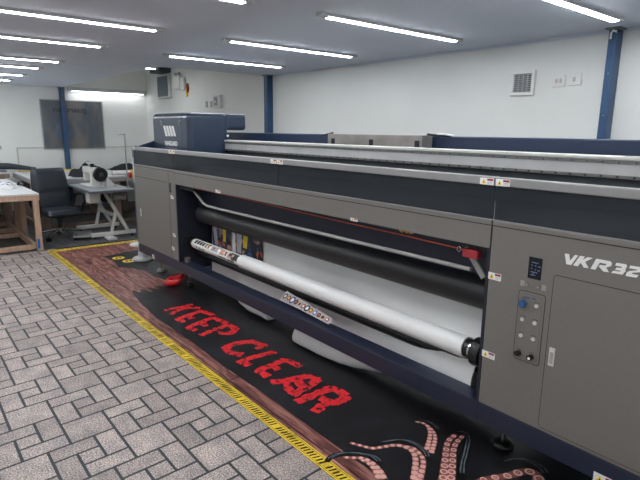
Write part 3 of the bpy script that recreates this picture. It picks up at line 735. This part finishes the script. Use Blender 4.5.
# gantry beam with dotted rails
gb = P('gantry_beam', MB().box(XL+.04, XE-.04, 2.7, 2.82, 1.405, 1.508), alu, .006)
P('lit_beam_edge', MB().box(XL+.04, XE-.04, 2.692, 2.82, 1.494, 1.512), mat('lit_edge_alu', (226, 226, 222), .3, .3, noise=.03), .004, gb, world=False)  # paler strip, painting in the light along the beam's top edge
m = MB()
m.box(XL+.04, XE-.04, 2.694, 2.7, 1.476, 1.493, 0).box(XL+.04, XE-.04, 2.694, 2.7, 1.408, 1.422, 0)
for k in range(74):
    x = XL+.1+k*.076
    m.box(x-.006, x+.006, 2.691, 2.694, 1.409, 1.420, 1); m.box(x-.004, x+.004, 2.6915, 2.694, 1.480, 1.488, 1)
P('linear_rail', m, [mat('rail_dull', (128, 128, 126), .5, .5, noise=.1), mat('screw_brown', (70, 58, 52), .5, noise=.1)], 0, gb)
P('under_beam', MB().box(XL+.04, XE-.04, 2.74, 2.82, 1.225, 1.405), mat('under_grey', (66, 72, 76), .5, noise=.1))
# rear blue cover
P('rear_cover', MB().box(XL+.03, XE, 3.12, 3.27, 1.2, 1.587), mat('rear_navy', (38, 54, 80), .38, noise=.05, nscale=8), .008)
a = onY(329.5, 134, 3.0); b = onY(424, 134, 3.0)
vb = P('vacuum_box', MB().box(a.x, b.x, 2.98, 3.1, 1.25, 1.592), steelm, .004)
for u in (333, 371, 417):
    c = onY(u, 143, 2.979); P('slot', MB().box(c.x-.022, c.x+.022, 2.977, 2.981, 1.45, 1.553), dark, 0, vb)
m = MB(); m.tube([(a.x-.16, 3.04, 1.575), (a.x-.06, 3.04, 1.59), (a.x, 3.04, 1.6)], .008, 8); P('hose', m, black, 0, vb); m = MB(); m.tube([(b.x, 3.04, 1.6), (b.x+.1, 3.04, 1.592), (b.x+.22, 3.04, 1.588)], .008, 8)
P('hose', m, black, 0, vb)
P('hose_clip', MB().tube([(b.x+.1, 3.03, 1.604), (b.x+.17, 3.03, 1.602), (b.x+.24, 3.03, 1.592)], .007, 8), letter, 0, vb)
# feet
def foot(x, y, m_, r=.055, zt=.226):
    f = P('levelling_foot', MB()._l((x, y, 0), [(.0001, .004), (r, .004), (r, .014), (r*.75, .032), (r*.35, .04), (.0001, .04)], 28, 0), m_)
    P('foot_rod', MB().cyl((x, y, .038), (x, y, zt), .011, 12), chrome)
foot(-5.63, 2.24, mat('foot_grey', (140, 140, 138), .35, .5, noise=.05)); foot(-1.27, 2.3, black, .055)
_c = onZ(187, 286, 0); foot(_c.x+.02, _c.y+.02, black, .04); foot(-3.2, 2.9, black); foot(-5.6, 3.2, black); foot(-1.3, 3.2, black); foot(-.2, 2.2, black)
c = onZ(141, 260, 0)
p = P('pedestal_foot', MB()._l((c.x+.02, c.y+.02, 0), [(.001, .004), (.125, .004), (.13, .02), (.115, .04), (.056, .055), (.048, .16), (.05, .225), (.001, .226)], 32, 0), mat('pedestal_grey', (168, 170, 170), .35, noise=.05))
c2 = onZ(138, 251.5, .2)
P('pedestal_cap', MB()._l((c.x-.06, c.y-.02, .17), [(.001, 0), (.07, .0), (.085, .02), (.07, .045), (.001, .06)], 24, 0).box(c.x-.06, c.x-.01, c.y-.03, c.y+.02, .16, .19), white, 0, p)
# red rubber chock
c = onZ(173, 282, .03)
t = thing('rubber_chock', 'bright red horseshoe shaped rubber chock on the mat under the left cabinet', 'chock', (c.x, c.y, 0))
pts = []
for k in range(15):
    a_ = math.radians(95+270*k/14); pts.append((c.x+.03+.085*math.cos(a_), c.y+.02+.085*math.sin(a_), .036+.045*(.5+.5*math.sin(a_+.4))))
MB().tube(pts, [.032]*15, 14).build('ring', red, t)

# ------------------------------------------------------------------ media
t = thing('media_roll', 'white vinyl film web with take-up roll mounted in the printer opening', 'media roll', (-3, 2.2, .52))
YA, ZA = 2.19, .522
MB().cyl((-3.71, YA, ZA), (-1.455, YA, ZA), .057, 40).build('wound_roll', film, t)
MB().cyl((-4.6, YA, ZA), (-3.71, YA, ZA), .047, 40).build('printed_core', film, t)
MB().tube([(-4.74, YA, ZA), (-4.6, YA, ZA)], .03, 20).cyl((-1.455, YA, ZA), (-1.31, YA, ZA), .03, 20).build('shaft', black, t)
def disc(x, r, w, m_, nm): MB().cyl((x, YA, ZA), (x+w, YA, ZA), r, 36).build(nm, m_, t, .004)
disc(-4.73, .068, .02, chrome, 'collar'); disc(-4.71, .07, .045, black, 'flange')
disc(-1.455, .05, .035, black, 'hub'); disc(-1.42, .058, .018, chrome, 'collar'); disc(-1.40, .074, .05, black, 'flange'); disc(-1.348, .06, .02, black, 'flange')
# printed artwork wrapped around the core
cols = [mblk, redd, yel, mat('print_blue', (50, 90, 150), .5, noise=.1), mat('print_tan', (190, 160, 140), .5, noise=.2, nscale=60), mat('print_grey', (150, 152, 155), .5, noise=.3, nscale=60), mat('print_red', (190, 90, 70), .5, noise=.2, nscale=40)]
def patch(mb, x0, x1, a0, a1, mi, r=.0475, skew=0.):
    n = 6
    for k in range(n):
        A0 = math.radians(a0+(a1-a0)*k/n); A1 = math.radians(a0+(a1-a0)*(k+1)/n); s0 = skew*k/n; s1 = skew*(k+1)/n
        q = [(x0+s0, A0), (x1+s0, A0), (x1+s1, A1), (x0+s1, A1)]
        mb.add([(x, YA-r*math.cos(a), ZA+r*math.sin(a)) for x, a in q], [(0, 1, 2, 3)], mi, True)
m = MB()
for k in range(4): patch(m, -4.545+k*.052, -4.505+k*.052, 25, 75, 0, skew=.01)
for x_, w_, a0_, a1_, c_ in ((-4.50,.03,-18,0,1),(-4.44,.03,-20,-4,0),(-4.38,.05,-22,-8,0),(-4.325,.03,20,70,3),(-4.295,.025,20,60,2),(-4.27,.025,20,60,1),(-4.33,.1,62,74,0),
   (-4.2,.12,15,70,5),(-4.17,.03,35,55,1),(-4.04,.08,10,65,4),(-4.02,.03,20,60,6),(-3.95,.03,15,60,1),(-4.06,.14,-25,-10,0),(-3.9,.1,5,70,4),(-3.88,.05,25,60,0),(-3.83,.05,-5,30,0),(-3.86,.1,60,75,0),(-3.9,.12,-30,-10,0),(-3.8,.07,0,75,0)):
    patch(m, x_, x_+w_, a0_, a1_, c_)
m.build('roll_artwork', cols, t)
# hanging web with the slack loop on the floor
def bulge(x):
    K = [(-9, 0), (-4.2, 0), (-3.97, .07), (-3.5, .1), (-3.40, 0), (-3.1, 0), (-3.02, .15), (-2.9, .165), (-2.5, .16), (-2.3, .08), (-2.02, 0), (9, 0)]
    for (a, p), (b, q_) in zip(K, K[1:]):
        if a <= x <= b: return p+(q_-p)*(x-a)/(b-a)
NX, secs = 240, []
prof = [(2.375, .82), (2.385, .7), (2.385, .55), (2.38, .42), (2.375, .3), (2.37, .2), (2.36, .12), (2.36, .06), (2.37, .025), (2.41, .012), (2.47, .03), (2.5, .12), (2.5, .25)]
vs = []; XA, XB = -4.64, -1.42
for i in range(NX+1):
    x = XA+(XB-XA)*i/NX; bl = bulge(x)
    for j, (y_, z_) in enumerate(prof):
        w = max(0, min(1, (.34-z_)/.3)); w = w*w*(3-2*w)
        if j >= 9: w *= 1-(j-9)*.2
        amp = .012*math.sin(x*7+z_*5)+.006*math.sin(x*17-z_*9)
        lift = .05*(1-min(1, bl/.12)) if j in (7, 8, 9, 10) else 0
        u2 = max(0, min(1, (x+2.7)/1.1)); u2 = u2*u2*(3-2*u2); w2 = max(0, min(1, (.52-z_)/.1))*(1 if j < 9 else 0); w2 *= max(0, min(1, z_/.15))
        vs.append((x, y_-bl*w+amp-.17*u2*w2, z_+lift))
n = len(prof); fs = [(i*n+j, (i+1)*n+j, (i+1)*n+j+1, i*n+j+1) for i in range(NX) for j in range(n-1)]
wm = MB().add(vs, fs, 0, True)
web = wm.build('film_web', film, t, sub=1)
# printed pictures on the web
def sheet(x0, x1, z0, z1, off=.008):
    m = MB(); n = 24; vs = []
    for i in range(n+1):
        x = x0+(x1-x0)*i/n
        for j in range(5):
            z = z1+(z0-z1)*j/4; vs.append((x, 2.382+.012*math.sin(x*7+z*5)+.006*math.sin(x*17-z*9)-off, z))
    m.add(vs, [(i*5+j, (i+1)*5+j, (i+1)*5+j+1, i*5+j+1) for i in range(n) for j in range(4)], 0, True); return m
for (xa, xb) in ((-4.61, -4.2), (-4.13, -3.7)):
    sheet(xa, xb, .46, .8).build('printed_picture', collagem, t)
for xc in (-4.34, -3.98): sheet(xc-.035, xc+.035, .56, .68, .0095).build('yellow_figure', yel, t)
for xc in (-4.52, -4.06): sheet(xc-.05, xc+.02, .5, .7, .0095).build('pale_figure', mat('pale_print', (178, 176, 180), .5, noise=.4, nscale=25, stretch=(8, 1, 1)), t)
# offcut of printed stickers over the beam
so = thing('sticker_sheet', 'narrow offcut of colourful round stickers lying on the printer front beam', 'sticker sheet', (-2.75, 2.12, .34))
A = onZ(277, 297, .332); B = onZ(330, 322, .332)
a0 = onZ(283, 292.5, .345); b0 = onZ(291, 291.5, .36)
YS = 2.135
cor = [onY(280, 299, YS), onY(287, 291, YS+.03), onY(333, 319, YS+.03), onY(328.5, 324.5, YS)]
cor = [Vector((c_.x, c_.y, max(c_.z, .329))) for c_ in cor]
def q4(u, v, o_=0): 
    lo = cor[0].lerp(cor[3], u); hi = cor[1].lerp(cor[2], u); p_ = lo.lerp(hi, v); return (p_.x, p_.y-o_, p_.z+o_)
m = MB(); N = 16
m.add([q4(i/N, j) for i in range(N+1) for j in (0, 1)], [(2*i, 2*i+2, 2*i+3, 2*i+1) for i in range(N)], 0)
m.build('strip', mat('strip_grey', (170, 168, 166), .5, noise=.2, nscale=80), so)
for k in range(12):
    u = .05+k*.08; m = MB(); r_ = .3 if k % 4 != 2 else .42
    m.poly([q4(u+r_*.11*math.cos(w), .5+r_*math.sin(w), .001) for w in [i*PI/7 for i in range(14)]], 0)
    m.poly([q4(u+r_*.06*math.cos(w), .5+r_*.55*math.sin(w), .002) for w in [i*PI/7 for i in range(14)]], 1)
    c1 = [mblk, redd, cols[3], mblk, cols[4], redd][k % 6]; c2 = [letter, yel, letter, cols[6], mblk, letter][k % 6]
    m.build('round_sticker', [c1, c2], so)

# ------------------------------------------------------------------ far corner furniture
# pine cutting table at left
def frame_table(name, label, x0, x1, y0, y1, h, legs, tm, wm_, am_=None, lw=.07):
    t = thing(name, label, 'table', ((x0+x1)/2, (y0+y1)/2, 0))
    MB().box(x0, x1, y0, y1, h-.022, h).build('table_top', tm, t, .003)
    m = MB()
    m.box(x0+.0, x1-.0, y1-.045, y1-.001, h-.09, h-.0225).box(x0, x1, y0+.001, y0+.045, h-.09, h-.0225).box(x1-.045, x1-.001, y0+.045, y1-.045, h-.09, h-.0225).box(x0+.001, x0+.045, y0+.045, y1-.045, h-.09, h-.0225)
    m.build('apron', am_ or wm_, t, .003)
    for (lx, ly) in legs: MB().box(lx-lw/2, lx+lw/2, ly-lw/2, ly+lw/2, 0, h-.0905).build('leg', wm_, t, .004)
    xs = sorted(set(l[0] for l in legs)); ys = sorted(set(l[1] for l in legs))
    for yy in (ys[0], ys[-1]):
        MB().box(xs[0]+lw/2+.001, xs[-1]-lw/2-.001, yy-lw/2-.046, yy-lw/2-.001, .02, .1).build('lower_rail', wm_, t, .004)
    for xx in xs: MB().box(xx-.02, xx+.02, ys[0]+lw/2+.001, ys[-1]-lw/2-.048, .022, .09).build('cross_rail', wm_, t, .004)
    return t
x1, y1 = -7.6, 1.42
frame_table('cutting_table', 'pale pine cutting table with a white top at the left edge of the room', -10.1, x1, -.1, y1, .77,
   [(x, y) for x in (-7.645, -8.65, -9.12, -9.8) for y in (0.0, 1.375)], ttop, wood)
MB().box(-7.61, -7.609, 1.405, 1.42, .02, .14) 
tp = thing('marker_tape', 'short strip of blue tape on the foot of the pine cutting table', 'tape', (-7.6, 1.33, .1))
MB().box(-7.609, -7.606, 1.345, 1.375, .03, .16).build('strip', mat('blue_tape', (30, 100, 180), .4, noise=.1), tp)
frame_table('work_bench', 'long pine workbench with a white top along the far end wall', -10.75, -8.95, 1.62, 4.1, .83,
   [(x, y) for x in (-10.4, -9.02) for y in (1.75, 2.87, 3.45, 4.0)], ttop, wood2, mat('grey_apron', (150, 152, 154), .5, noise=.04), lw=.11)
# second bench at the left behind the chair
frame_table('side_bench', 'white topped side bench against the far end wall at the left edge', -10.9, -10.25, -.8, 1.5, .86,
   [(x, y) for x in (-10.8, -10.35) for y in (-.7, 1.4)], ttop, wood2, lw=.06)
# yellow ruler along the bench
a = onX(75, 168, -10.7)
t = thing('yellow_rule', 'thin yellow straightedge lying along the back of the far workbench', 'ruler', (-10.6, 2.2, .83))
MB().box(-10.7, -10.66, 1.7, 3.0, .831, .85).build('blade', yel, t)
# white cardboard tube
t = thing('cardboard_tube', 'white cardboard tube lying on the workbench beside the printer end', 'tube', (-9.4, 3.2, .87))
MB().tube([(-9.1, 2.85, .872), (-9.1, 3.9, .872)], .04, 20).build('tube_body', white, t)
def blob(name, label, cat, loc, size, m_, seed, pts=None, parent=None, part='cloth'):
    rg = random.Random(seed); t = thing(name, label, cat, loc) 
    nx, ny = 22, 16; vs = []
    for i in range(nx+1):
        for j in range(ny+1):
            u, v = i/nx*2-1, j/ny*2-1; e = max(0, 1-abs(u)**3)*max(0, 1-abs(v)**3)
            h = e**.5*(.62+.38*math.sin(u*5+seed)*math.cos(v*4+seed*2))*(1+.22*rg.uniform(-1, 1))
            vs.append((loc[0]+u*size[0]*(1+.06*math.sin(v*7+seed)), loc[1]+v*size[1]*(1+.08*math.sin(u*6)), loc[2]+.002+size[2]*h))
    n0 = len(vs); n = ny+1
    fs = [(i*n+j, (i+1)*n+j, (i+1)*n+j+1, i*n+j+1) for i in range(nx) for j in range(ny)]
    MB().add(vs, fs, 0, True).build(part, m_, t, sub=1)
    return t
blob('folded_jacket', 'dark folded jacket on the workbench beside the printer end', 'jacket', (-10.3, 3.62, .83), (.2, .42, .13), fabric, 2)
blob('work_bag', 'black slouched bag on the workbench left of the sewing machine', 'bag', (-9.2, 2.5, .83), (.2, .27, .2), fabric, 5, part='bag_body')
blob('printed_fabric', 'crumpled black and white printed fabric on the pine cutting table', 'fabric', (-8.9, .95, .77), (.55, .36, .11), garment, 9)
t = thing('scissors_case', 'small black curved pouch at the edge of the pine cutting table', 'pouch', (-8.2, 1.2, .77))
MB().tube([onZ(17.5, 184.3, .79), onZ(20, 183, .80), onZ(23.5, 185.2, .79)], [.012, .03, .012], 10).build('pouch_body', black, t)
t = thing('roll_of_rubber', 'long black roll of sheeting lying across the side bench at the left edge', 'roll', (-10.5, .8, .93))
MB().tube([onX(-12, 166, -10.55), onX(10, 166.3, -10.55), onX(36, 169, -10.55)], [.06, .055, .03], 14).build('sheet_roll', mat('dull_black_roll', (52, 58, 66), .6, noise=.15), t)
t = thing('crate', 'low grey white box beneath the black roll on the side bench', 'box', (-10.45, 1.2, .86))
MB().box(-10.6, -10.35, .5, 1.48, .861, .89).build('box_body', mat('grey_card', (120, 124, 130), .6, noise=.4, nscale=9), t, .004)

# office chair (local space, faces +X)
ch = thing('office_chair', 'black leather office swivel chair with chrome star base beside the pine table', 'chair', (0, 0, 0))
def grid_cushion(w, h, th, rnd, nx=14, ny=16, crease=None):
    """upholstered slab in local (s, t) with thickness; returns verts of front/back"""
    vs = []
    for side in (1, -1):
        for i in range(nx+1):
            for j in range(ny+1):
                u, v = i/nx*2-1, j/ny*2-1
                e = (max(0, 1-abs(u)**rnd)*max(0, 1-abs(v)**rnd))**.5
                k = th*e*(1 if side > 0 else .6)
                if crease and side > 0: k *= 1-.35*math.exp(-((v-crease)/.05)**2)
                vs.append((side*k, u*w/2*(1-.12*max(0, v)**3)*(1-.1*max(0, -v)**2), v*h/2))
    n = (nx+1)*(ny+1); a = ny+1; fs = []
    for s_ in (0, 1):
        for i in range(nx):
            for j in range(ny): fs.append((s_*n+i*a+j, s_*n+(i+1)*a+j, s_*n+(i+1)*a+j+1, s_*n+i*a+j+1))
    return vs, fs
vs, fs = grid_cushion(.52, .66, .065, 6, crease=-.1)
R_ = Euler((0, math.radians(-11), 0)).to_matrix()
vs = [R_ @ Vector(v) + Vector((-.24, 0, .70)) for v in vs]
MB().add(vs, fs, 0, True).build('backrest', leather, ch, world=False, sub=1)
vs, fs = grid_cushion(.54, .52, .075, 6)
vs = [(v[2]+.03, v[1], v[0]+.385) for v in vs]
MB().add(vs, fs, 0, True).build('seat', leather, ch, world=False, sub=1)
for s in (-1, 1):
    MB().tube([(-.2, s*.27, .42), (-.2, s*.31, .52), (-.17, s*.32, .62), (.0, s*.32, .64), (.13, s*.32, .63), (.17, s*.315, .54), (.1, s*.3, .4), (.02, s*.27, .36)], .023, 10).build('armrest', black, ch, world=False)
MB().cyl((0, 0, .12), (0, 0, .33), .028, 16).cyl((0, 0, .31), (0, 0, .345), .08, 16).build('gas_column', black, ch, world=False)
MB().cyl((0, 0, .1), (0, 0, .155), .05, 20).build('hub', chrome, ch, world=False)
for k in range(5):
    a_ = math.radians(72*k+20); dx, dy = math.cos(a_), math.sin(a_)
    l = MB().tube([(dx*.04, dy*.04, .135), (dx*.31, dy*.31, .085)], [.022, .013], 10).build('base_spoke', chrome, ch, world=False)
    m = MB(); px_, py_ = -dy, dx
    for s in (-1, 1): m.cyl((dx*.31+px_*.008*s, dy*.31+py_*.008*s, .031), (dx*.31+px_*.028*s, dy*.31+py_*.028*s, .031), .031, 16)
    m.cyl((dx*.31, dy*.31, .03), (dx*.31, dy*.31, .085), .008, 8)
    m.build('caster', black, l, world=False)
ch.location = (-8.34, 1.80, 0); ch.rotation_euler = (0, 0, math.radians(8))

# sewing table
t = thing('sewing_table', 'industrial sewing table with grey top and white steel legs beside the office chair', 'table', (-8.1, 2.45, 0))
SX0, SX1, SY0, SY1, SZ = -8.72, -7.55, 2.06, 2.66, .76
MB().box(SX0, SX1, SY0, SY1, SZ-.04, SZ).build('table_top', gtop, t, .006)
MB().box(SX0-.002, SX1+.002, SY0-.002, SY1+.002, SZ-.034, SZ-.01).build('edge_band', mat('dark_band', (90, 96, 102), .4, noise=.05), t)
for xx in (-8.72, -7.95):
    l = MB().box(xx-.03, xx+.03, 2.12, 2.78, .03, .085).build('foot_runner', enamel, t, .006)
    m = MB(); m.bar((xx, 2.34, SZ-.045), (xx, 2.66, .085), .045, .05, up=(1, 0, 0)); m.bar((xx, 2.50, .40), (xx, 2.42, .085), .04, .045, up=(1, 0, 0))
    m.build('leg', enamel, t, .003)
    m = MB()
    for yy in (2.17, 2.73): m.cyl((xx, yy, 0), (xx, yy, .03), .022, 14)
    m.build('foot_pad', black, t)
MB().box(-8.69, -7.98, 2.47, 2.5, .3, .35).build('cross_bar', enamel, t, .003)
MB().box(-8.0, -7.82, 2.1, 2.26, .55, .70).build('drawer', mat('drawer_white', (190, 190, 188), .5, noise=.04), t, .01)
MB().tube([(-8.3, 2.42, .58), (-8.12, 2.42, .58)], .075, 20).build('motor', black, t)
MB().tube([(-7.85, 2.45, .63), (-7.85, 2.62, .62)], .06, 20).build('motor', mat('motor_grey', (130, 134, 136), .4, noise=.05), t)
MB().bar((-7.95, 2.0, .05), (-8.3, 2.1, .07), .25, .02).build('treadle', mat('treadle_grey', (150, 152, 152), .4, .3, noise=.05), t, .004)
MB().box(-7.98, -7.70, 2.3, 2.42, .0, .03).build('pedal', enamel, t, .004)
# sewing machine
t = thing('sewing_machine', 'cream industrial sewing machine with a large black handwheel on the sewing table', 'sewing machine', (-8.2, 2.4, SZ))
zb = SZ+.001
MB().box(-8.5, -7.98, 2.170, 2.370, zb, zb+.03).build('bed', enamel, t, .008)
MB().prism([(-8.10, 2.200, zb+.03), (-7.98, 2.200, zb+.03), (-8.0, 2.200, zb+.26), (-8.08, 2.200, zb+.26)], (0, .13, 0)).build('upright', enamel, t, .015)
MB().box(-8.48, -8.06, 2.210, 2.320, zb+.19, zb+.29).build('arm', enamel, t, .02, 3)
MB().box(-8.5, -8.42, 2.220, 2.310, zb+.07, zb+.19).build('head', enamel, t, .012)
MB().cyl((-8.46, 2.265, zb+.03), (-8.46, 2.265, zb+.08), .007, 8).build('needle_bar', chrome, t)
w = MB().tube([(-7.975, 2.320, zb+.19), (-7.97, 2.320, zb+.19), (-7.94, 2.320, zb+.19), (-7.925, 2.320, zb+.19)], [.03, .105, .105, .09], 32).build('handwheel', black, t)
MB().cyl((-7.925, 2.320, zb+.19), (-7.90, 2.320, zb+.19), .03, 20).build('wheel_hub', mat('hub_grey', (70, 74, 80), .4, noise=.1), t)
MB().tube([(-8.2, 2.260, zb+.29), (-8.2, 2.260, zb+.36), (-8.26, 2.230, zb+.37), (-8.3, 2.210, zb+.35)], .006, 8).build('thread_guide', chrome, t)
MB().box(-8.18, -8.12, 2.240, 2.290, zb+.29, zb+.34).build('bobbin_winder', black, t, .004)
MB().prism([(-7.98, 2.400, zb), (-7.98, 2.700-.16, zb), (-7.98, 2.400, zb+.16)], (.05, 0, 0)).build('guard_plate', enamel, t)
# thread stand
a = onX(131.5, 186, -8.0)
t = thing('thread_stand', 'tall thin chrome thread stand with a hooked arm on the sewing table by the printer', 'thread stand', (-7.8, 2.58, SZ))
b = onZ(133, 189, SZ)
tx, ty = -7.72, 2.63
p_ = onX(126.3, 134, tx); ht = p_.z
MB().cyl((tx, ty, SZ+.001), (tx, ty, SZ+.02), .03, 16).build('base', chrome, t)
MB().tube([(tx, ty, SZ+.02), (tx, ty, ht)], .009, 10).build('pole', chrome, t)
MB().tube([(tx, ty, ht), (tx, ty-.05, ht), (tx, ty-.09, ht-.01)], .007, 8).build('hook_arm', chrome, t)

# ------------------------------------------------------------------ world, camera, view
w = bpy.data.worlds.new('room_air'); bpy.context.scene.world = w; w.use_nodes = True
w.node_tree.nodes['Background'].inputs[0].default_value = (.8, .85, .9, 1); w.node_tree.nodes['Background'].inputs[1].default_value = .05
cam = bpy.data.cameras.new('camera'); co = bpy.data.objects.new('camera', cam); C.objects.link(co)
cam.sensor_width = 36; cam.lens = F*36/640; cam.clip_start = .05; cam.clip_end = 60
M = Matrix((( R0.x, -R1.x, -R2.x), (R0.y, -R1.y, -R2.y), (R0.z, -R1.z, -R2.z))).to_4x4(); M.translation = EYE
co.matrix_world = M
sc = bpy.context.scene; sc.camera = co
sc.view_settings.view_transform = 'Standard'; sc.view_settings.look = 'None'; sc.view_settings.gamma = 1; sc.view_settings.use_curve_mapping = False
sc.view_settings.exposure = 0.7
